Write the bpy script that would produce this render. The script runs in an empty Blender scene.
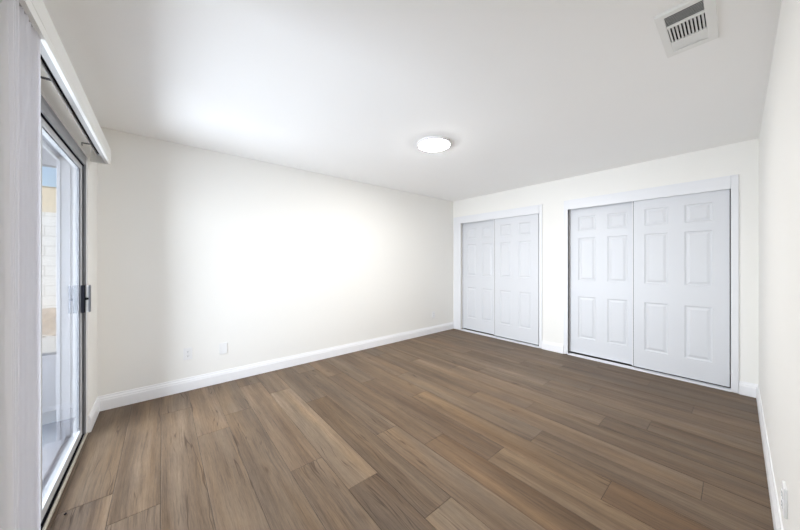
import bpy, bmesh, math, random
from mathutils import Vector, Matrix, Euler

S = bpy.context.scene
COL = S.collection
random.seed(7)
rad = math.radians

# ------------------------------------------------------------------ camera
YAW = rad(50.0)            # viewing direction measured from +X (closet side) towards +Y (long wall)
CAM_H = 1.2784
cam = bpy.data.cameras.new('camera')
cam.sensor_width = 36.0
cam.lens = 283.44 / 800.0 * 36.0
cam.shift_y = -2.95 / 800.0
cam.clip_start = 0.02
cam.clip_end = 200
camo = bpy.data.objects.new('camera', cam)
COL.objects.link(camo)
camo.location = (0, 0, CAM_H)
camo.rotation_euler = (rad(90), 0, YAW - rad(90))
S.camera = camo

# ------------------------------------------------------------------ colour management
S.view_settings.view_transform = 'Standard'
S.view_settings.look = 'None'
S.view_settings.gamma = 1.0
S.view_settings.use_curve_mapping = False
S.view_settings.exposure = 0.25
S.cycles.max_bounces = 24
S.cycles.diffuse_bounces = 20     # white room: let the light bounce out

# ------------------------------------------------------------------ sky, sun, added daylight lamp
W = bpy.data.worlds.new('sky')
S.world = W
W.use_nodes = True
wn = W.node_tree
wn.nodes.clear()
sky = wn.nodes.new('ShaderNodeTexSky')
sky.sky_type = 'NISHITA'
sky.sun_disc = False
sky.sun_elevation = rad(48)
sky.sun_rotation = rad(140)
sky.air_density = 1.0
sky.dust_density = 1.5
bg = wn.nodes.new('ShaderNodeBackground')
bg.inputs['Strength'].default_value = 0.22
wo = wn.nodes.new('ShaderNodeOutputWorld')
wn.links.new(sky.outputs[0], bg.inputs['Color'])
wn.links.new(bg.outputs[0], wo.inputs['Surface'])

sun = bpy.data.lights.new('sun', 'SUN')
sun.energy = 3.4
sun.angle = rad(0.6)
sun.color = (1.0, 0.95, 0.87)
suno = bpy.data.objects.new('sun', sun)
COL.objects.link(suno)
d = Vector((-0.45, 0.62, -0.70))           # direction the sunlight travels, over the house roof
suno.rotation_euler = d.to_track_quat('-Z', 'Y').to_euler()
suno.location = (6, -6, 9)

# added area lamp under the patio roof, boosts daylight through the glass door
dl = bpy.data.lights.new('door_fill_light', 'AREA')
dl.shape = 'RECTANGLE'
dl.size = 2.6
dl.size_y = 1.7
dl.spread = rad(170)
dl.energy = 205.0
dl.color = (0.87, 0.915, 1.0)
dlo = bpy.data.objects.new('door_fill_light', dl)
COL.objects.link(dlo)
dlo.location = (-1.65, 2.55, 1.02)
dlo.rotation_euler = Vector((1, 0, -0.03)).to_track_quat('-Z', 'Z').to_euler()

LAMP_STRENGTH = 166.0

# ------------------------------------------------------------------ room dimensions (metres)
X0, X1 = -0.424, 4.290     # glass-door wall, closet wall
Y0, Y1 = -0.126, 3.520     # near side wall, long blank wall
H = 2.44
OP0, OP1, OPH = 1.29, 3.12, 2.062      # patio door opening


# ------------------------------------------------------------------ materials
def srgb(r, g, b):
    def f(c):
        c /= 255.0
        return c / 12.92 if c <= 0.04045 else ((c + 0.055) / 1.055) ** 2.4
    return (f(r), f(g), f(b), 1.0)


def mat(name, col, rough=0.5, metal=0.0, spec=0.5, bump=None, var=0.0, vscale=3.0):
    m = bpy.data.materials.new(name)
    m.use_nodes = True
    nt = m.node_tree
    b = nt.nodes['Principled BSDF']
    b.inputs['Base Color'].default_value = col
    b.inputs['Roughness'].default_value = rough
    b.inputs['Metallic'].default_value = metal
    b.inputs['Specular IOR Level'].default_value = spec
    tc = nt.nodes.new('ShaderNodeTexCoord')
    if var:
        n = nt.nodes.new('ShaderNodeTexNoise')
        n.inputs['Scale'].default_value = vscale
        n.inputs['Detail'].default_value = 4
        nt.links.new(tc.outputs['Object'], n.inputs['Vector'])
        mx = nt.nodes.new('ShaderNodeMix')
        mx.data_type = 'RGBA'
        mx.inputs['A'].default_value = tuple(c * (1 - var) for c in col[:3]) + (1,)
        mx.inputs['B'].default_value = tuple(min(1, c * (1 + var)) for c in col[:3]) + (1,)
        nt.links.new(n.outputs['Fac'], mx.inputs['Factor'])
        nt.links.new(mx.outputs['Result'], b.inputs['Base Color'])
    if bump:
        n2 = nt.nodes.new('ShaderNodeTexNoise')
        n2.inputs['Scale'].default_value = bump[0]
        n2.inputs['Detail'].default_value = 3
        nt.links.new(tc.outputs['Object'], n2.inputs['Vector'])
        bp = nt.nodes.new('ShaderNodeBump')
        bp.inputs['Strength'].default_value = bump[1]
        bp.inputs['Distance'].default_value = 0.002
        nt.links.new(n2.outputs['Fac'], bp.inputs['Height'])
        nt.links.new(bp.outputs['Normal'], b.inputs['Normal'])
    return m


M_WALL = mat('wall_paint', (0.86, 0.852, 0.822, 1), 0.75, bump=(220, 0.10), var=0.008, vscale=2)
M_CEIL = mat('ceiling_paint', (0.93, 0.928, 0.92, 1), 0.85, bump=(160, 0.15), var=0.008, vscale=2)
M_TRIM = mat('trim_white', (0.80, 0.81, 0.835, 1), 0.38, var=0.006)
M_BASE = mat('baseboard_white', (0.885, 0.89, 0.905, 1), 0.35, var=0.005)
M_DOOR = mat('door_white', (0.69, 0.705, 0.735, 1), 0.42, bump=(300, 0.05), var=0.006)
M_VINYL = mat('vinyl_white', (0.82, 0.82, 0.83, 1), 0.4, var=0.008)
M_VALANCE = mat('valance_white', (0.84, 0.845, 0.82, 1), 0.35, var=0.006)
M_ALU = mat('aluminium', (0.62, 0.63, 0.65, 1), 0.35, 0.85, var=0.03, vscale=9)
M_ALUP = mat('panel_aluminium', (0.56, 0.57, 0.59, 1), 0.4, 0.1, var=0.02, vscale=9)
M_ALUW = mat('painted_aluminium', (0.36, 0.365, 0.39, 1), 0.4, 0.15, var=0.02, vscale=9)
M_CHROME = mat('bright_metal', (0.85, 0.85, 0.87, 1), 0.2, 0.9, var=0.01)
M_BLACK = mat('black_plastic', (0.012, 0.012, 0.015, 1), 0.6, spec=0.0, var=0.1)
M_DARK = mat('dark_gap', (0.02, 0.02, 0.022, 1), 0.8, spec=0.0, var=0.1)
M_GREYM = mat('grey_metal', (0.13, 0.13, 0.14, 1), 0.5, 0.0, spec=0.2, var=0.04)
M_GREYL = mat('valance_shade_grey', (0.46, 0.46, 0.45, 1), 0.5, var=0.02)  # grey of the added strip that darkens the valance underside
M_PLATE = mat('plate_white', (0.84, 0.845, 0.85, 1), 0.3, var=0.005)
M_VENT = mat('vent_enamel', (0.82, 0.82, 0.80, 1), 0.4, var=0.006)
M_THRESH = mat('threshold_strip', (0.62, 0.57, 0.48, 1), 0.35, 0.3, var=0.04, vscale=12)
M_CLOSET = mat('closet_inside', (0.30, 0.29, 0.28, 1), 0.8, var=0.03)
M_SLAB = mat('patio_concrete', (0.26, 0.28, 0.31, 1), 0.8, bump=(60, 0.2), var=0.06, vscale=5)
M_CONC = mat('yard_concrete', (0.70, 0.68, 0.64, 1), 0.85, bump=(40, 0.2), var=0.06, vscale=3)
M_SOIL = mat('dry_soil', (0.46, 0.37, 0.29, 1), 0.95, bump=(30, 0.6), var=0.45, vscale=11)
M_TAN = mat('tan_stucco', (0.76, 0.65, 0.48, 1), 0.9, bump=(40, 0.3), var=0.06, vscale=2)
M_ROOFT = mat('roof_tile', (0.70, 0.55, 0.36, 1), 0.9, bump=(30, 0.3), var=0.1)
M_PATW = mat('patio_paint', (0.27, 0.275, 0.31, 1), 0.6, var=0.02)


def glass_mat():
    m = bpy.data.materials.new('clear_glass')
    m.use_nodes = True
    nt = m.node_tree
    nt.nodes.clear()
    out = nt.nodes.new('ShaderNodeOutputMaterial')
    mix = nt.nodes.new('ShaderNodeMixShader')
    fr = nt.nodes.new('ShaderNodeFresnel')
    geo = nt.nodes.new('ShaderNodeNewGeometry')
    ior = nt.nodes.new('ShaderNodeMapRange')      # same reflectance entering and leaving the thin pane
    ior.inputs['To Min'].default_value = 1.5
    ior.inputs['To Max'].default_value = 1 / 1.5
    nt.links.new(geo.outputs['Backfacing'], ior.inputs['Value'])
    nt.links.new(ior.outputs['Result'], fr.inputs['IOR'])
    tr = nt.nodes.new('ShaderNodeBsdfTransparent')
    tr.inputs['Color'].default_value = (0.93, 0.95, 0.96, 1)
    gl = nt.nodes.new('ShaderNodeBsdfGlossy')
    gl.inputs['Roughness'].default_value = 0.0
    nt.links.new(fr.outputs[0], mix.inputs[0])
    nt.links.new(tr.outputs[0], mix.inputs[1])
    nt.links.new(gl.outputs[0], mix.inputs[2])
    nt.links.new(mix.outputs[0], out.inputs['Surface'])
    return m


def vane_mat():
    m = bpy.data.materials.new('vane_vinyl')
    m.use_nodes = True
    nt = m.node_tree
    nt.nodes.clear()
    out = nt.nodes.new('ShaderNodeOutputMaterial')
    mix = nt.nodes.new('ShaderNodeMixShader')
    mix.inputs[0].default_value = 0.5
    df = nt.nodes.new('ShaderNodeBsdfPrincipled')
    df.inputs['Base Color'].default_value = (0.955, 0.955, 0.965, 1)
    df.inputs['Roughness'].default_value = 0.45
    tl = nt.nodes.new('ShaderNodeBsdfTranslucent')
    tl.inputs['Color'].default_value = (0.94, 0.94, 0.96, 1)
    nt.links.new(df.outputs[0], mix.inputs[1])
    nt.links.new(tl.outputs[0], mix.inputs[2])
    nt.links.new(mix.outputs[0], out.inputs['Surface'])
    return m


def lamp_mat():
    m = bpy.data.materials.new('lamp_diffuser')
    m.use_nodes = True
    nt = m.node_tree
    nt.nodes.clear()
    out = nt.nodes.new('ShaderNodeOutputMaterial')
    em = nt.nodes.new('ShaderNodeEmission')
    em.inputs['Color'].default_value = (1.0, 0.978, 0.945, 1)
    em.inputs['Strength'].default_value = LAMP_STRENGTH
    nt.links.new(em.outputs[0], out.inputs['Surface'])
    return m


def wood_mat():
    m = bpy.data.materials.new('plank_floor')
    m.use_nodes = True
    nt = m.node_tree
    N, L = nt.nodes, nt.links
    b = N['Principled BSDF']
    tc = N.new('ShaderNodeTexCoord')
    off = N.new('ShaderNodeAttribute'); off.attribute_name = 'plank_offset'
    tint = N.new('ShaderNodeAttribute'); tint.attribute_name = 'plank_tint'
    add = N.new('ShaderNodeVectorMath'); add.operation = 'ADD'
    L.new(tc.outputs['Object'], add.inputs[0]); L.new(off.outputs['Vector'], add.inputs[1])

    def scaled(v, s):
        n = N.new('ShaderNodeVectorMath'); n.operation = 'MULTIPLY'
        n.inputs[1].default_value = s
        L.new(v, n.inputs[0])
        return n.outputs[0]

    def noise(v, scale, detail=4, rough=0.55, dist=0.0):
        n = N.new('ShaderNodeTexNoise')
        n.inputs['Scale'].default_value = scale
        n.inputs['Detail'].default_value = detail
        n.inputs['Roughness'].default_value = rough
        n.inputs['Distortion'].default_value = dist
        L.new(v, n.inputs['Vector'])
        return n.outputs['Fac']

    def ramp(f, stops):
        r = N.new('ShaderNodeValToRGB')
        e = r.color_ramp.elements
        e[0].position, e[0].color = stops[0]
        e[1].position, e[1].color = stops[-1]
        for p, c in stops[1:-1]:
            k = e.new(p); k.color = c
        L.new(f, r.inputs['Fac'])
        return r.outputs['Color']

    def mix(a, bb, fac, mode='MIX'):
        n = N.new('ShaderNodeMix'); n.data_type = 'RGBA'; n.blend_type = mode
        if isinstance(fac, float):
            n.inputs['Factor'].default_value = fac
        else:
            L.new(fac, n.inputs['Factor'])
        L.new(a, n.inputs['A']); L.new(bb, n.inputs['B'])
        return n.outputs['Result']
    v = add.outputs[0]
    # low frequency sideways wander so that the grain is not ruler straight

    def wander(amount, sx, sy, sc):
        w = noise(scaled(v, (sx, sy, 1)), sc, 2)
        m_ = N.new('ShaderNodeMath'); m_.operation = 'MULTIPLY_ADD'
        m_.inputs[1].default_value = amount; m_.inputs[2].default_value = -amount / 2
        L.new(w, m_.inputs[0])
        cx = N.new('ShaderNodeCombineXYZ'); L.new(m_.outputs[0], cx.inputs[0])
        ad = N.new('ShaderNodeVectorMath'); ad.operation = 'ADD'
        L.new(v, ad.inputs[0]); L.new(cx.outputs[0], ad.inputs[1])
        return ad.outputs[0]
    vv = wander(0.045, 2.5, 0.9, 1.4)
    vk = wander(0.10, 4.0, 1.3, 1.5)
    broad = noise(scaled(vv, (11, 0.45, 1)), 1.0, 4, 0.62)
    grain = noise(scaled(vv, (120, 3.2, 1)), 1.0, 6, 0.68)
    fine = noise(scaled(vv, (460, 16, 1)), 1.0, 3, 0.7)
    blot = noise(scaled(v, (5, 1.3, 1)), 1.6, 3)
    hue = noise(scaled(v, (7.5, 0.8, 1)), 1.1, 2)
    base = ramp(broad, [(0.28, (0.1026, 0.0702, 0.0458, 1)), (0.50, (0.1538, 0.1100, 0.0741, 1)), (0.72, (0.2087, 0.1557, 0.1085, 1))])
    h2 = ramp(hue, [(0.32, (0.95, 0.99, 1.06, 1)), (0.52, (1, 1, 1, 1)), (0.70, (1.03, 0.97, 0.88, 1))])
    c = mix(base, h2, 0.9, 'MULTIPLY')
    g2 = ramp(grain, [(0.30, (0.62, 0.60, 0.58, 1)), (0.47, (0.97, 0.97, 0.97, 1)), (0.7, (1.17, 1.17, 1.17, 1))])
    c = mix(c, g2, 1.0, 'MULTIPLY')
    f2 = ramp(fine, [(0.3, (0.74, 0.73, 0.72, 1)), (0.65, (1.14, 1.14, 1.14, 1))])
    c = mix(c, f2, 0.8, 'MULTIPLY')
    b2 = ramp(blot, [(0.3, (0.86, 0.86, 0.87, 1)), (0.7, (1.12, 1.11, 1.09, 1))])
    c = mix(c, b2, 0.9, 'MULTIPLY')
    # long dark cracks in the grain and the odd knot
    crk = noise(scaled(vk, (18, 0.55, 1)), 1.0, 2, 0.5, 0.3)
    cr = ramp(crk, [(0.488, (1, 1, 1, 1)), (0.497, (0.42, 0.36, 0.31, 1)), (0.503, (0.42, 0.36, 0.31, 1)), (0.512, (1, 1, 1, 1))])
    gate = noise(scaled(v, (6, 0.9, 1)), 1.3, 2)
    gm = N.new('ShaderNodeMapRange')
    gm.inputs['From Min'].default_value = 0.50; gm.inputs['From Max'].default_value = 0.58
    gm.inputs['To Max'].default_value = 0.9
    L.new(gate, gm.inputs['Value'])
    c = mix(c, cr, gm.outputs['Result'], 'MULTIPLY')
    vo = N.new('ShaderNodeTexVoronoi'); vo.inputs['Scale'].default_value = 1.0
    L.new(scaled(vk, (5.2, 1.5, 1)), vo.inputs['Vector'])
    kn = ramp(vo.outputs['Distance'], [(0.02, (0.42, 0.36, 0.31, 1)), (0.07, (0.84, 0.82, 0.80, 1)), (0.13, (1, 1, 1, 1))])
    c = mix(c, kn, 0.7, 'MULTIPLY')
    c = mix(c, tint.outputs['Color'], 1.0, 'MULTIPLY')
    L.new(c, b.inputs['Base Color'])
    rr = N.new('ShaderNodeMapRange')
    rr.inputs['To Min'].default_value = 0.42; rr.inputs['To Max'].default_value = 0.58
    L.new(grain, rr.inputs['Value']); L.new(rr.outputs['Result'], b.inputs['Roughness'])
    b.inputs['Specular IOR Level'].default_value = 0.28
    bp = N.new('ShaderNodeBump'); bp.inputs['Strength'].default_value = 0.25; bp.inputs['Distance'].default_value = 0.001
    L.new(grain, bp.inputs['Height']); L.new(bp.outputs['Normal'], b.inputs['Normal'])
    return m


def block_mat():
    m = bpy.data.materials.new('white_block')
    m.use_nodes = True
    nt = m.node_tree
    b = nt.nodes['Principled BSDF']
    tc = nt.nodes.new('ShaderNodeTexCoord')
    mp = nt.nodes.new('ShaderNodeMapping')
    mp.inputs['Rotation'].default_value = (rad(90), 0, 0)
    br = nt.nodes.new('ShaderNodeTexBrick')
    br.inputs['Color1'].default_value = (0.90, 0.89, 0.87, 1)
    br.inputs['Color2'].default_value = (0.87, 0.86, 0.84, 1)
    br.inputs['Mortar'].default_value = (0.58, 0.57, 0.55, 1)
    br.inputs['Scale'].default_value = 1.0
    br.inputs['Mortar Size'].default_value = 0.008
    br.inputs['Brick Width'].default_value = 0.4
    br.inputs['Row Height'].default_value = 0.2
    nt.links.new(tc.outputs['Object'], mp.inputs['Vector'])
    nt.links.new(mp.outputs[0], br.inputs['Vector'])
    nt.links.new(br.outputs['Color'], b.inputs['Base Color'])
    b.inputs['Roughness'].default_value = 0.9
    return m


M_GLASS, M_VANE, M_LAMP, M_WOOD, M_BLOCK = glass_mat(), vane_mat(), lamp_mat(), wood_mat(), block_mat()


# ------------------------------------------------------------------ mesh helpers
def box(bm, x0, x1, y0, y1, z0, z1, bev=0.0, seg=2):
    m = Matrix.Translation(((x0 + x1) / 2, (y0 + y1) / 2, (z0 + z1) / 2)) @ Matrix.Diagonal((abs(x1 - x0), abs(y1 - y0), abs(z1 - z0), 1))
    r = bmesh.ops.create_cube(bm, size=1.0, matrix=m)
    if bev > 0:
        es = list({e for v in r['verts'] for e in v.link_edges})
        bmesh.ops.bevel(bm, geom=es, offset=bev, segments=seg, affect='EDGES', profile=0.5)
    return bm


def B(*args, bev=0.0, seg=2):
    bm = bmesh.new()
    box(bm, *args, bev=bev, seg=seg)
    return bm


def obj(name, bm, m, parent=None, smooth=False):
    me = bpy.data.meshes.new(name)
    bmesh.ops.recalc_face_normals(bm, faces=bm.faces)
    bm.to_mesh(me)
    bm.free()
    if smooth:
        for p in me.polygons:
            p.use_smooth = True
    me.materials.append(m)
    o = bpy.data.objects.new(name, me)
    COL.objects.link(o)
    if parent:
        o.parent = parent
    return o


def struct(name, bm, m, parent=None, **k):
    o = obj(name, bm, m, parent, **k)
    if not parent:
        o['kind'] = 'structure'
    return o


def tag(o, label, cat, group=None, kind=None):
    o['label'] = label
    o['category'] = cat
    if group:
        o['group'] = group
    if kind:
        o['kind'] = kind
    return o


def thing(name, label, cat, loc=(0, 0, 0), rot=(0, 0, 0), group=None, kind=None):
    o = bpy.data.objects.new(name, None)
    COL.objects.link(o)
    o.location = loc
    o.rotation_euler = rot
    o.empty_display_size = 0.1
    return tag(o, label, cat, group, kind)


def dup(root, loc, rot=None):
    r = root.copy()
    COL.objects.link(r)
    r.location = loc
    if rot is not None:
        r.rotation_euler = rot
    for ch in list(root.children):
        c = ch.copy()
        COL.objects.link(c)
        c.parent = r
        for g in list(ch.children):
            e = g.copy()
            COL.objects.link(e)
            e.parent = c
    return r


def prism(bm, pts, axis, a0, a1):
    """extrude a closed 2-D outline along 'x' or 'y'; pts are (other horizontal axis, z)."""
    def P(p, a):
        return (a, p[0], p[1]) if axis == 'x' else (p[0], a, p[1])
    v0 = [bm.verts.new(P(p, a0)) for p in pts]
    v1 = [bm.verts.new(P(p, a1)) for p in pts]
    n = len(pts)
    for i in range(n):
        j = (i + 1) % n
        bm.faces.new((v0[i], v0[j], v1[j], v1[i]))
    bm.faces.new(v0[::-1])
    bm.faces.new(v1)
    return bm


# ================================================================== SETTING
# ---- plank floor: every plank its own face set, 0.2018 m wide, running along Y
PW, PL, PX = 0.2018, 1.517, -0.006
ends = {-2: 0.7, -1: 1.965, 0: 1.58, 1: 2.54, 2: 1.23, 3: 1.752, 4: 1.406, 5: 1.003, 6: 0.20, 7: 1.412, 8: 1.038, 9: 0.474,
        10: 0.95, 11: 0.127, 12: 1.19, 13: 0.70, 14: 0.446, 15: 1.30, 16: 0.95, 17: 0.25, 18: 1.39, 19: 0.60, 20: 1.10, 21: 0.30, 22: 1.2, 23: 0.8, 24: 0.3}
tints = {(2, 0): (0.98, 0.96, 0.94), (2, 1): (1.0, 0.98, 0.95), (0, 1): (1.14, 1.11, 1.08), (1, 0): (0.92, 0.84, 0.74), (1, 1): (0.97, 0.96, 0.95), (3, 0): (1.14, 1.14, 1.12), (3, 1): (1.00, 0.97, 0.93),
         (4, 1): (1.26, 1.24, 1.18), (4, 0): (0.80, 0.74, 0.67), (4, 2): (0.98, 0.95, 0.92), (5, 1): (0.80, 0.74, 0.66), (5, 0): (1.22, 1.21, 1.15),
         (6, 0): (1.10, 1.06, 1.0), (6, 1): (1.08, 1.05, 1.0), (7, 0): (1.02, 0.91, 0.77), (7, 1): (0.84, 0.78, 0.71),
         (8, 0): (1.17, 1.10, 0.98), (8, 1): (0.86, 0.80, 0.74), (9, 1): (1.12, 1.04, 0.91), (9, 0): (1.02, 0.90, 0.76),
         (0, 1): (1.14, 1.11, 1.08), (0, 2): (1.1, 1.08, 1.05), (-1, 1): (1.08, 1.08, 1.09), (-1, 0): (1.22, 1.22, 1.22), (-2, 0): (1.15, 1.15, 1.16), (-2, 1): (1.12, 1.12, 1.13)}  # rows by the glass door tinted lighter, daylight sheen put into the colour


def build_floor():
    bm = bmesh.new()
    to = bm.faces.layers.float_vector.new('plank_offset') if hasattr(bm.faces.layers, 'float_vector') else None
    data = []
    g = 0.0009
    x_lo, x_hi, y_lo, y_hi = X0 - 0.014, X1 + 0.66, Y0 - 0.02, Y1 + 0.02
    for k in range(-3, 25):
        xa, xb = PX + k * PW, PX + (k + 1) * PW
        if xb < x_lo or xa > x_hi:
            continue
        e = ends.get(k, random.random() * PL) % PL - PL
        n = 0
        first = True
        while e < y_hi:
            ya, yb = e, e + PL
            if yb > y_lo and ya < y_hi:
                a, b_ = max(xa + g, x_lo), min(xb - g, x_hi)
                c, d_ = max(ya + g, y_lo), min(yb - g, y_hi)
                if b_ - a > 0.004 and d_ - c > 0.004:
                    # index counts planks from the near wall
                    t = tints.get((k, n))
                    if t is None:
                        s = random.uniform(0.88, 1.10)
                        w = random.uniform(-0.05, 0.03)
                        t = (s, s * (0.98 + w * 0.5), s * (0.95 + w))
                    t = tuple(q ** 1.15 for q in t)
                    data.append(((a, c), (b_, d_), t, (random.uniform(-14, 14), random.uniform(-14, 14), random.uniform(-5, 5))))
                n += 1
            e += PL
    for (a, c), (b_, d_), t, o_ in data:
        w = 0.0022
        z = 0.0
        v = [bm.verts.new(p) for p in ((a, c, z - 0.0012), (b_, c, z - 0.0012), (b_, d_, z - 0.0012), (a, d_, z - 0.0012))]
        u = [bm.verts.new(p) for p in ((a + w, c + w, z), (b_ - w, c + w, z), (b_ - w, d_ - w, z), (a + w, d_ - w, z))]
        bm.faces.new(u)
        for i in range(4):
            j = (i + 1) % 4
            bm.faces.new((v[i], v[j], u[j], u[i]))
    me = bpy.data.meshes.new('floor')
    # underlay that closes the joints
    nf = len(bm.faces)
    q = [bm.verts.new(p) for p in ((x_lo, y_lo, -0.0016), (x_hi, y_lo, -0.0016), (x_hi, y_hi, -0.0016), (x_lo, y_hi, -0.0016))]
    bm.faces.new(q)
    bm.to_mesh(me)
    bm.free()
    ao = me.attributes.new('plank_offset', 'FLOAT_VECTOR', 'FACE')
    at = me.attributes.new('plank_tint', 'FLOAT_COLOR', 'FACE')
    for i in range(len(me.polygons)):
        p = i // 5
        if i < nf:
            ao.data[i].vector = data[p][3]
            at.data[i].color = data[p][2] + (1,)
        else:
            at.data[i].color = (0.25, 0.24, 0.23, 1)
    me.materials.append(M_WOOD)
    o = bpy.data.objects.new('floor', me)
    COL.objects.link(o)
    o['kind'] = 'structure'
    return o


build_floor()

T = 0.152
struct('ceiling', B(X0 - T, X1 + 0.75, Y0 - T, Y1 + T, H, H + 0.12), M_CEIL)
struct('wall_back', B(X0 - T, X1 + 0.75, Y1, Y1 + T, -0.1, H), M_WALL)
struct('wall_right', B(X0 - T, X1 + 0.75, Y0 - T, Y0, -0.1, H), M_WALL)

# wall with the patio door opening
bm = bmesh.new()
box(bm, X0 - T, X0, Y0, OP0, -0.1, H)
box(bm, X0 - T, X0, OP1, Y1, -0.1, H)
box(bm, X0 - T, X0, OP0, OP1, OPH, H)
struct('wall_left', bm, M_WALL)

# closet wall with its two openings
C1 = (1.880, 3.352)      # opening of the corner closet (y range)
C2 = (0.040, 1.538)      # opening of the closet by the side wall
CH = 2.06
WX = X1 + 0.12
bm = bmesh.new()
box(bm, X1, WX, Y0, C2[0], -0.1, H)
box(bm, X1, WX, C2[1], C1[0], -0.1, H)
box(bm, X1, WX, C1[1], Y1, -0.1, H)
box(bm, X1, WX, C2[0], C2[1], CH, H)
box(bm, X1, WX, C1[0], C1[1], CH, H)
struct('wall_front', bm, M_WALL)
# inside of the closets (dim behind the doors)
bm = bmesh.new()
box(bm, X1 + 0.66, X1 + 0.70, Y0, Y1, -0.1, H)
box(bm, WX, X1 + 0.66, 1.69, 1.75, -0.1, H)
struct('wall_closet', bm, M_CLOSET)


# ---- baseboards with a moulded top
BH, BT = 0.128, 0.015
prof = [(0, 0.001), (BT, 0.001), (BT, 0.088), (BT * 0.80, 0.094), (BT * 0.80, 0.104), (BT * 0.45, 0.116), (BT * 0.38, BH), (0, BH)]


def baseboard(name, side, a0, a1):
    bm = bmesh.new()
    if side == 'back':
        prism(bm, [(Y1 - p, z) for p, z in prof], 'x', a0, a1)
    elif side == 'right':
        prism(bm, [(Y0 + p, z) for p, z in prof], 'x', a0, a1)
    elif side == 'left':
        prism(bm, [(X0 + p, z) for p, z in prof], 'y', a0, a1)
    else:
        for s0, s1 in zip(a0, a1):
            prism(bm, [(X1 - p, z) for p, z in prof], 'y', s0, s1)
    return struct(name, bm, M_BASE)


baseboard('baseboard_back', 'back', X0, X1)
baseboard('baseboard_right', 'right', X0, X1)
baseboard('baseboard_left', 'left', OP1 + 0.004, Y1)
baseboard('baseboard_front', 'front', (Y0, 1.562), (-0.008, 1.850))

# ---- closet trim: side casings, top fascia that hides the track, floor track
CX = X1 - 0.016


def closet_trim(k, y0, y1, left_w, right_w, fz1=2.117):
    bm = bmesh.new()
    box(bm, CX, X1, y1, y1 + left_w, 0.012, fz1 + 0.010, bev=0.003)
    box(bm, CX, X1, y0 - right_w, y0, 0.012, fz1 + 0.012, bev=0.003)
    struct('trim_%d' % k, bm, M_TRIM)
    bm = bmesh.new()
    box(bm, CX - 0.004, X1 + 0.002, y0, y1, 1.999, fz1, bev=0.003)
    box(bm, CX + 0.004, X1, y0, y1, fz1, fz1 + 0.012, bev=0.002)
    struct('trim_%d' % (k + 1), bm, M_TRIM)
    bm = bmesh.new()
    a, b_ = y0 - 0.005, y1 + 0.005
    box(bm, X1 - 0.010, X1 + 0.004, a, b_, 0.001, 0.020, bev=0.002)
    box(bm, X1 + 0.004, X1 + 0.10, a, b_, 0.001, 0.006)
    box(bm, X1 + 0.048, X1 + 0.053, a, b_, 0.006, 0.018)
    struct('trim_%d' % (k + 2), bm, M_TRIM)
    bm = bmesh.new()     # dark head track above the doors
    box(bm, X1 + 0.006, X1 + 0.10, a, b_, 2.022, 2.058)
    struct('trim_%d' % (k + 3), bm, M_DARK)


closet_trim(1, 1.893, 3.333, 0.168, 0.044)
closet_trim(5, 0.044, 1.504, 0.052, 0.050)


# ================================================================== SLIDING CLOSET DOORS
def frame_leaf(bm, w, h, th, panels, y_off=0.0):
    """front skin with rectangular holes, sides and back: local y in 0..w, z in 0..h, front at x = 0."""
    ys = sorted({0, w} | {p[0] for p in panels} | {p[1] for p in panels})
    zs = sorted({0, h} | {p[2] for p in panels} | {p[3] for p in panels})

    def hole(ya, yb, za, zb):
        for p in panels:
            if ya >= p[0] - 1e-6 and yb <= p[1] + 1e-6 and za >= p[2] - 1e-6 and zb <= p[3] + 1e-6:
                return True
        return False
    vs = {}

    def V(y, z):
        if (y, z) not in vs:
            vs[(y, z)] = bm.verts.new((0, y, z))
        return vs[(y, z)]
    for i in range(len(ys) - 1):
        for j in range(len(zs) - 1):
            if not hole(ys[i], ys[i + 1], zs[j], zs[j + 1]):
                bm.faces.new((V(ys[i], zs[j]), V(ys[i + 1], zs[j]), V(ys[i + 1], zs[j + 1]), V(ys[i], zs[j + 1])))
    c = [(0, 0), (w, 0), (w, h), (0, h)]
    f = [bm.verts.new((0, y, z)) for y, z in c]
    b_ = [bm.verts.new((th, y, z)) for y, z in c]
    for i in range(4):
        j = (i + 1) % 4
        bm.faces.new((f[i], f[j], b_[j], b_[i]))
    bm.faces.new(b_)


def raised_panel(bm, p):
    """moulded panel: rim slopes in, flat groove, then rises to a raised field."""
    y0, y1, z0, z1 = p
    rings = [(0.0, 0.0), (0.005, 0.0065), (0.012, 0.0085), (0.020, 0.0085), (0.038, 0.0025), (0.041, 0.0020)]
    prev = None
    for inset, depth in rings:
        r = [bm.verts.new((depth, y, z)) for y, z in ((y0 + inset, z0 + inset), (y1 - inset, z0 + inset), (y1 - inset, z1 - inset), (y0 + inset, z1 - inset))]
        if prev:
            for i in range(4):
                j = (i + 1) % 4
                bm.faces.new((prev[i], prev[j], r[j], r[i]))
        prev = r
    bm.faces.new(prev)


DZ = 0.040
DH = 1.982


def closet_door(y0, y1, x, label, group):
    w = y1 - y0
    st, mid = 0.114 * w / 0.76, 0.130 * w / 0.76
    pw = (w - 2 * st - mid) / 2
    cols = [(st, st + pw), (st + pw + mid, w - st)]
    rows = [(0.252, 0.812), (1.030, 1.606), (1.700, 1.893)]
    panels = [(a, b_, r0 - DZ, r1 - DZ) for a, b_ in cols for r0, r1 in rows]
    t = thing('sliding_closet_door', label, 'closet door', (x, y0, DZ), group=group, kind='thing')
    bm = bmesh.new()
    frame_leaf(bm, w, DH, 0.034, panels)
    obj('door_leaf', bm, M_DOOR, t)
    for p in panels:
        bm = bmesh.new()
        raised_panel(bm, p)
        obj('raised_panel', bm, M_DOOR, t)
    bm = bmesh.new()
    box(bm, -0.0022, 0.012, w - 0.009, w + 0.0012, 0.004, DH - 0.004, bev=0.0008)
    obj('edge_strip', bm, M_VINYL, t)
    obj('groove_shade', B(-0.0008, 0.006, w - 0.0135, w - 0.0090, 0.004, DH - 0.004), M_GREYM, t)  # proud grey strip, coloured as the shade of a groove
    return t


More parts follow.
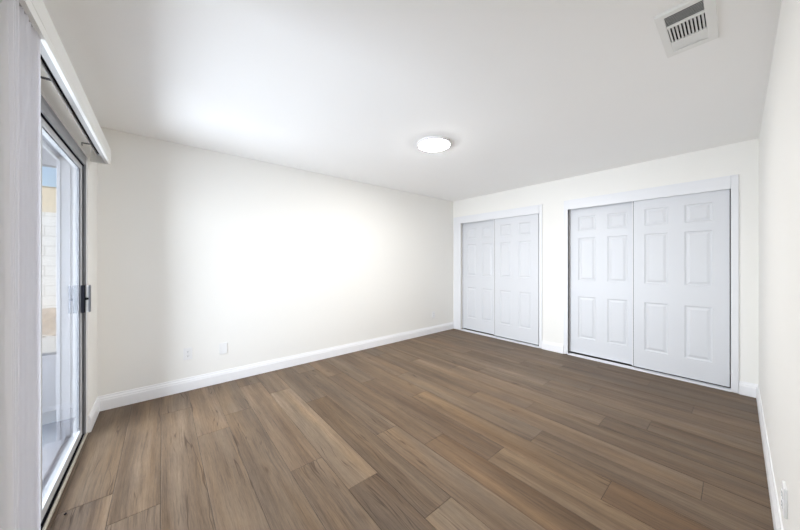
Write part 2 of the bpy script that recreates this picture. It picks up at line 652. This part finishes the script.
XF, XB = X1 + 0.012, X1 + 0.056
G = 'white six-panel sliding closet doors'
closet_door(1.912, 2.652, XF, 'white six-panel sliding door on the right half of the smaller closet in the far corner', G)
closet_door(2.600, 3.345, XB, 'white six-panel sliding door next to the long blank wall, recessed behind its neighbour', G)
closet_door(0.052, 0.812, XF, 'wide white six-panel sliding door nearest the side wall with the vent above', G)
closet_door(0.752, 1.511, XB, 'white six-panel sliding door with a black gap below, left half of the larger closet', G)

# ================================================================== PATIO DOOR
# fixed aluminium frame and track in the opening
FX0, FX1 = -0.572, -0.432
bm = bmesh.new()
box(bm, FX0, FX1, OP1 - 0.026, OP1, 0.0, OPH, bev=0.002)
for jx_ in (-0.560, -0.512):
    box(bm, jx_, jx_ + 0.006, OP1 - 0.030, OP1 - 0.024, 0.0, OPH - 0.03, bev=0.001)
box(bm, FX0, FX1, OP0, OP0 + 0.03, 0.0, OPH, bev=0.002)
box(bm, FX0, FX1, OP0 + 0.03, OP1 - 0.026, OPH - 0.030, OPH, bev=0.002)
box(bm, FX1 - 0.008, FX1, OP0 + 0.03, OP1 - 0.026, 1.990, OPH - 0.028, bev=0.002)
box(bm, FX0, FX0 + 0.012, OP0 + 0.03, OP1 - 0.026, 2.00, OPH - 0.028, bev=0.002)
box(bm, FX0 - 0.05, FX1 - 0.012, OP0 + 0.03, OP1 - 0.026, -0.02, 0.012, bev=0.002)
box(bm, -0.488, -0.484, OP0 + 0.03, OP1 - 0.026, 0.010, 0.030)
box(bm, -0.532, -0.524, OP0 + 0.03, OP1 - 0.026, 0.010, 0.034)
d1 = struct('door_1', bm, M_ALUW)
struct('trim_11', B(FX1, FX1 + 0.005, OP1 - 0.030, OP1 - 0.001, 0.002, OPH - 0.032, bev=0.002), M_VINYL)
# threshold strip along the floor edge
struct('trim_9', B(-0.437, -0.424, OP0, OP1, -0.01, 0.012, bev=0.003), M_THRESH)
# black seal strips, drawn for the dark gaps between frame and sliding panel
bm = bmesh.new()
box(bm, -0.448, -0.441, OP0 + 0.03, OP1 - 0.03, 1.981, 1.992)
box(bm, -0.448, -0.440, OP0 + 0.03, OP1 - 0.03, 0.008, 0.018)
box(bm, -0.466, -0.4435, OP1 - 0.0375, OP1 - 0.027, 0.012, 2.0)
struct('trim_10', bm, M_BLACK)


def glazed_panel(root, y0, y1, x0, x1, z0, z1, st, top, bot, m):
    """two stiles, two rails and a pane between them."""
    for a, b_ in ((y0, y0 + st), (y1 - st, y1)):
        obj('stile', B(x0, x1, a, b_, z0, z1, bev=0.002), m, root)
    obj('top_rail', B(x0, x1, y0 + st, y1 - st, z1 - top, z1, bev=0.002), m, root)
    obj('bottom_rail', B(x0, x1, y0 + st, y1 - st, z0, z0 + bot, bev=0.002), m, root)
    xm = x1 - 0.009
    obj('glass_pane', B(xm - 0.002, xm + 0.002, y0 + st - 0.005, y1 - st + 0.005, z0 + bot - 0.005, z1 - top + 0.005), M_GLASS, root)


t = thing('sliding_glass_door', 'sliding glass patio door panel with thin grey metal frame and latch handle', 'glass door', (0, 0, 0), kind='thing')
glazed_panel(t, 2.125, OP1 - 0.038, -0.482, -0.447, 0.018, 1.985, 0.050, 0.036, 0.052, M_ALUP)
# latch handle on the far stile
hy, hz = 3.052, 1.012
ho = obj('handle', B(-0.447, -0.4255, hy - 0.030, hy + 0.016, hz - 0.098, hz + 0.098, bev=0.003), M_BLACK, t)
bm = bmesh.new()
box(bm, -0.4255, -0.4105, hy - 0.018, hy + 0.014, hz + 0.008, hz + 0.096, bev=0.003)
box(bm, -0.4255, -0.4105, hy - 0.018, hy + 0.014, hz - 0.096, hz - 0.008, bev=0.003)
obj('grip', bm, M_VINYL, ho)
obj('grip_cover', B(-0.4105, -0.4015, hy - 0.020, hy + 0.016, hz - 0.098, hz + 0.098, bev=0.003), M_GREYM, ho)
obj('latch_lever', B(-0.4245, -0.4135, hy - 0.026, hy + 0.010, hz - 0.007, hz + 0.007, bev=0.003), M_BLACK, ho)
bm = bmesh.new()
gx = -0.4565
box(bm, gx, gx + 0.0025, 3.026, 3.0325, 0.068, 1.951)
box(bm, gx, gx + 0.0025, 2.175, 3.032, 1.9455, 1.951)
obj('glazing_gasket', bm, M_BLACK, t)

t = thing('fixed_glass_panel', 'fixed glass patio door panel mostly hidden behind the gathered vertical blinds', 'glass panel', (0, 0, 0), kind='thing')
glazed_panel(t, OP0 + 0.031, 2.185, -0.522, -0.490, 0.034, 2.0, 0.050, 0.05, 0.060, M_ALUW)

# ================================================================== VERTICAL BLINDS
VB0, VB1 = 1.17, 3.205
t = thing('vertical_blinds', 'white vertical blinds gathered at one end under a white valance over the glass door', 'blinds', (-0.368, 1.43, 2.10))


def local(o):
    o.matrix_parent_inverse = Matrix.Translation(-Vector(t.location))
    return o


# valance: board with rolled lips and a return at each end
vx = -0.312
pts = [(vx, 2.053), (vx, 2.087), (vx + 0.002, 2.089), (vx + 0.002, 2.094), (vx, 2.096), (vx, 2.170), (vx - 0.004, 2.173), (vx - 0.008, 2.170), (vx - 0.008, 2.098), (vx - 0.016, 2.096), (vx - 0.016, 2.091),
       (vx - 0.006, 2.089), (vx - 0.006, 2.060), (vx - 0.014, 2.058), (vx - 0.014, 2.053)]
bm = bmesh.new()
prism(bm, pts, 'y', VB0, VB1)
va = local(obj('valance', bm, M_VALANCE, t))
for a, b_ in ((VB1 - 0.008, VB1), (VB0, VB0 + 0.008)):
    o = obj('valance_return', B(X0 + 0.003, vx - 0.006, a, b_, 2.050, 2.168, bev=0.002), M_VALANCE, t)
    local(o)
local(obj('valance_shade_strip', B(vx - 0.034, vx - 0.0142, VB0 + 0.008, VB1 - 0.008, 2.0535, 2.0565), M_GREYL, t))  # grey strip added to darken the bright inside of the valance
# headrail: channel open underneath
hx0, hx1 = -0.388, -0.348
bm = bmesh.new()
box(bm, hx1 - 0.006, hx1, VB0 + 0.02, VB1 - 0.02, 2.100, 2.140, bev=0.001)
box(bm, hx0, hx0 + 0.006, VB0 + 0.02, VB1 - 0.02, 2.100, 2.140, bev=0.001)
box(bm, hx0, hx1, VB0 + 0.02, VB1 - 0.02, 2.136, 2.142)
box(bm, -0.3655, -0.3605, VB0 + 0.02, VB1 - 0.02, 2.102, 2.137)
hr = local(obj('headrail', bm, M_VINYL, t))
bm = bmesh.new()
box(bm, -0.3815, -0.3660, VB0 + 0.025, VB1 - 0.025, 2.112, 2.135)
box(bm, -0.3600, -0.3545, VB0 + 0.025, VB1 - 0.025, 2.112, 2.135)
o = obj('slot_shade', bm, M_DARK, hr)  # dark boxes painting the shade inside the open channel
o.matrix_parent_inverse = Matrix.Identity(4)
# small steel brackets from the wall to the headrail
for by in (1.99, 2.90):
    bm = bmesh.new()
    box(bm, X0, hx0 + 0.004, by - 0.010, by + 0.010, 2.098, 2.101)
    box(bm, X0, X0 + 0.003, by - 0.010, by + 0.010, 2.080, 2.101)
    local(obj('bracket', bm, M_GREYM, t))

# one vane, slightly dished, hanging from a clip; the rest share its mesh
bm = bmesh.new()
nseg, vw, vz0, vz1 = 8, 0.089, 0.03, 2.085
fr, bk = [], []
for i in range(nseg + 1):
    u = -0.5 + i / nseg
    y = 0.006 * (1 - (2 * u) ** 2)
    fr.append((u * vw, y))
    bk.append((u * vw, y + 0.0012))
out = fr + bk[::-1]
lo = [bm.verts.new((x, y, vz0)) for x, y in out]
hi = [bm.verts.new((x, y, vz1)) for x, y in out]
for i in range(len(out)):
    j = (i + 1) % len(out)
    bm.faces.new((lo[i], lo[j], hi[j], hi[i]))
for i in range(nseg):
    k = len(out) - 1 - i
    bm.faces.new((lo[i], lo[i + 1], lo[k - 1], lo[k]))
    bm.faces.new((hi[i], hi[i + 1], hi[k - 1], hi[k]))
vane = obj('vane', bm, M_VANE, t, smooth=False)
NV = 20
VY0, VY1 = 1.315, 1.552
rs = random.Random(3)
for i in range(NV):
    o = vane if i == 0 else vane.copy()
    if i:
        COL.objects.link(o)
    o.parent = t
    yy = VY0 + (VY1 - VY0) * i / (NV - 1)
    ang = rad(rs.uniform(-9, 9)) if i else rad(4)
    o.matrix_parent_inverse = Matrix.Translation(-Vector(t.location))
    o.location = (-0.368 + (rs.uniform(-0.004, 0.002) if 0 < i < NV - 1 else 0.0), yy, 0)
    o.rotation_euler = (0, rad(-0.35) if i == 0 else 0, ang)
    if i == 0:
        o.location.x += 0.004


# ================================================================== CEILING LIGHT
def lathe(bm, prof, n=64):
    rings = []
    for r, z in prof:
        if r < 1e-6:
            rings.append([bm.verts.new((0, 0, z))])
        else:
            rings.append([bm.verts.new((r * math.cos(2 * math.pi * i / n), r * math.sin(2 * math.pi * i / n), z)) for i in range(n)])
    for a, b_ in zip(rings, rings[1:]):
        for i in range(n):
            j = (i + 1) % n
            if len(b_) == 1:
                bm.faces.new((a[i], a[j], b_[0]))
            elif len(a) == 1:
                bm.faces.new((a[0], b_[j], b_[i]))
            else:
                bm.faces.new((a[i], a[j], b_[j], b_[i]))


LX, LY = 2.035, 1.905
t = thing('ceiling_light', 'round white flush disc light glowing on the ceiling', 'ceiling light', (LX, LY, H))
bm = bmesh.new()
lathe(bm, [(0.157, 0.0), (0.160, -0.004), (0.160, -0.020), (0.155, -0.024), (0.148, -0.024), (0.147, -0.018)])
obj('trim_ring', bm, M_VINYL, t, smooth=True)
bm = bmesh.new()
lathe(bm, [(0.147, -0.018), (0.146, -0.026), (0.130, -0.031), (0.08, -0.034), (0.0, -0.035)])
obj('diffuser', bm, M_LAMP, t, smooth=True)

# ================================================================== CEILING VENT (three-way register)
t = thing('ceiling_vent', 'white three-way air vent with dark slots in the ceiling', 'vent', (0, 0, H))
vx0, vx1, vy0, vy1 = 1.785, 2.190, 0.062, 0.256
ix0, ix1, iy0, iy1 = 1.820, 2.150, 0.098, 0.226
bm = bmesh.new()


def strip(a, b_, c, d_):
    box(bm, a, b_, c, d_, -0.010, -0.0005, bev=0.002)


strip(vx0, ix0, vy0, vy1)
strip(ix1, vx1, vy0, vy1)
strip(ix0, ix1, vy0, iy0)
strip(ix0, ix1, iy1, vy1)
strip(1.905, 1.921, iy0, iy1)
strip(2.056, 2.064, iy0, iy1)
box(bm, vx0, vx0 + 0.006, vy0, vy1, -0.016, -0.009, bev=0.002)
box(bm, 2.136, 2.142, iy0 + 0.02, iy1 - 0.02, -0.016, -0.009, bev=0.002)
obj('frame', bm, M_VENT, t)
obj('duct_shade', B(ix0 - 0.004, ix1 + 0.004, iy0 - 0.004, iy1 + 0.004, -0.0006, -0.0002), M_DARK, t)  # flat black sheet painted for the shade behind the slats


def blade(cx, cy, lx, ly, tilt_axis, ang, w):
    bm = bmesh.new()
    if tilt_axis == 'y':      # blade runs along y, tilted about y
        box(bm, -w / 2, w / 2, -ly / 2, ly / 2, -0.0006, 0.0006)
        o = obj('slat', bm, M_VENT, t)
        o.rotation_euler = (0, ang, 0)
    else:
        box(bm, -lx / 2, lx / 2, -w / 2, w / 2, -0.0006, 0.0006)
        o = obj('slat', bm, M_VENT, t)
        o.rotation_euler = (ang, 0, 0)
    o.location = (cx, cy, -0.0062)


for i in range(8):
    blade(ix0 + 0.006 + i * 0.0104, (iy0 + iy1) / 2, 0, iy1 - iy0, 'y', rad(-30), 0.0080)
for i in range(10):
    blade((1.921 + 2.056) / 2, iy0 + 0.008 + i * 0.0126, 0.134, 0, 'x', rad(38), 0.0092)
for i in range(7):
    blade(2.070 + i * 0.0112, (iy0 + iy1) / 2, 0, iy1 - iy0, 'y', rad(40), 0.0130)


# ================================================================== WALL PLATES
def wall_plate(name, label, cat, loc, rotz, outlet=True, group=None, th=0.006):
    """local: plate in the x-z plane, front towards -y."""
    t = thing(name, label, cat, loc, (0, 0, rotz), group)
    obj('cover_plate', B(-0.036, 0.036, -th, 0, -0.0585, 0.0585, bev=0.003), M_PLATE, t)
    if outlet:
        for dz in (0.0195, -0.0195):
            bm = bmesh.new()
            box(bm, -0.0165, 0.0165, -th - 0.002, -th + 0.001, dz - 0.0145, dz + 0.0145, bev=0.004)
            r = obj('receptacle', bm, M_PLATE, t)
            bm = bmesh.new()
            for dx, hh in ((-0.0065, 0.008), (0.0065, 0.0065)):
                box(bm, dx - 0.0011, dx + 0.0011, -th - 0.0026, -th - 0.0015, dz + 0.001, dz + 0.001 + hh)
            box(bm, -0.0022, 0.0022, -th - 0.0026, -th - 0.0015, dz - 0.010, dz - 0.0055)
            obj('slot', bm, M_DARK, r)
        zz = (0.0,)
    else:
        zz = (0.030, -0.030)
    for z in zz:
        bm = bmesh.new()
        bmesh.ops.create_cone(bm, cap_ends=True, segments=14, radius1=0.003, radius2=0.0026, depth=0.0016,
                              matrix=Matrix.Translation((0, -th - 0.0004, z)) @ Matrix.Rotation(rad(90), 4, 'X'))
        obj('screw', bm, M_VINYL, t)
    return t


wall_plate('wall_outlet', 'white double socket outlet low on the blank wall beside a blank plate', 'outlet', (0.196, Y1, 0.366), 0)
wall_plate('blank_wall_plate', 'plain white blank cover plate low on the long wall', 'wall plate', (0.500, Y1, 0.361), 0, outlet=False)
wall_plate('wall_outlet', 'small white outlet low on the blank wall near the corner closet', 'outlet', (3.735, Y1, 0.330), 0)
wall_plate('wall_outlet', 'white outlet seen edge-on low on the side wall near the camera', 'outlet', (1.915, Y0, 0.325), rad(180), th=0.010)

# specks of debris on the floor by the door track
bm = bmesh.new()
bmesh.ops.create_icosphere(bm, subdivisions=2, radius=0.006, matrix=Matrix.Translation((-0.375, 2.187, 0.004)) @ Matrix.Diagonal((0.8, 1.5, 0.6, 1)))
for v in bm.verts:
    v.co += Vector((random.uniform(-1, 1), random.uniform(-1, 1), random.uniform(-0.3, 0.3))) * 0.0012
tag(obj('debris_speck', bm, M_BLACK), 'tiny dark speck of debris on the floor beside the door track', 'debris')

# ================================================================== OUTSIDE THE GLASS DOOR
HX = X0 - T
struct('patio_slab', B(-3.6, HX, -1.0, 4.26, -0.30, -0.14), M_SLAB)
EY = 4.20
# end wall of the covered patio: vertical boards, an opening over a low sill wall
bm = bmesh.new()
jx = -0.690
box(bm, jx, HX, EY, EY + 0.10, -0.14, 2.32)
for i in range(2):
    x = HX - 0.03 - i * 0.045
    box(bm, x - 0.016, x + 0.016, EY - 0.012, EY, -0.14, 2.32, bev=0.003)
box(bm, -3.6, jx, EY, EY + 0.10, -0.14, 0.375)
box(bm, -3.6, jx, EY - 0.02, EY + 0.11, 0.375, 0.398, bev=0.003)
box(bm, -3.6, -2.3, EY, EY + 0.10, 0.398, 2.32)
box(bm, -3.6, HX, EY, EY + 0.10, 2.20, 2.44)
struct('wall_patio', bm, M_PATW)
bm = bmesh.new()
box(bm, -3.8, HX, -1.2, 4.45, 2.52, 2.58)
for i in range(7):
    y = -0.9 + i * 0.84
    box(bm, -3.8, HX, y - 0.04, y + 0.04, 2.40, 2.52)
box(bm, -3.7, -3.58, -1.2, 4.45, 2.28, 2.52)
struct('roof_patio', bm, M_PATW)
struct('ground', B(-30, 30, 4.32, 60, -0.35, -0.06), M_CONC)
# low dry planting bed in front of the block wall
bm = bmesh.new()
bmesh.ops.create_grid(bm, x_segments=90, y_segments=16, size=0.5, matrix=Matrix.Translation((-3.0, 8.41, 0)) @ Matrix.Diagonal((9.0, 1.0, 1, 1)))
for v in bm.verts:
    e = min(1.0, max(0.0, (v.co.y - 8.4) / 0.42))
    v.co.z = -0.07 + 0.40 * e * e * (3 - 2 * e) + random.uniform(-0.045, 0.045)
o = struct('ground_bed', bm, M_SOIL)
struct('wall_yard', B(-12, 12, 8.9, 9.1, -0.25, 2.28), M_BLOCK)
# tan building beyond
t = thing('tan_building', 'tan stucco building beyond the white block wall outside', 'building', (-6, 16, -0.2))
obj('building_wall', B(-10, 9, 0, 8, 0, 4.2), M_TAN, t)
bm = bmesh.new()
prism(bm, [(-0.05, 4.2), (8.05, 4.2), (4, 4.7)], 'x', -10.4, 9.4)
obj('roof', bm, M_ROOFT, t)
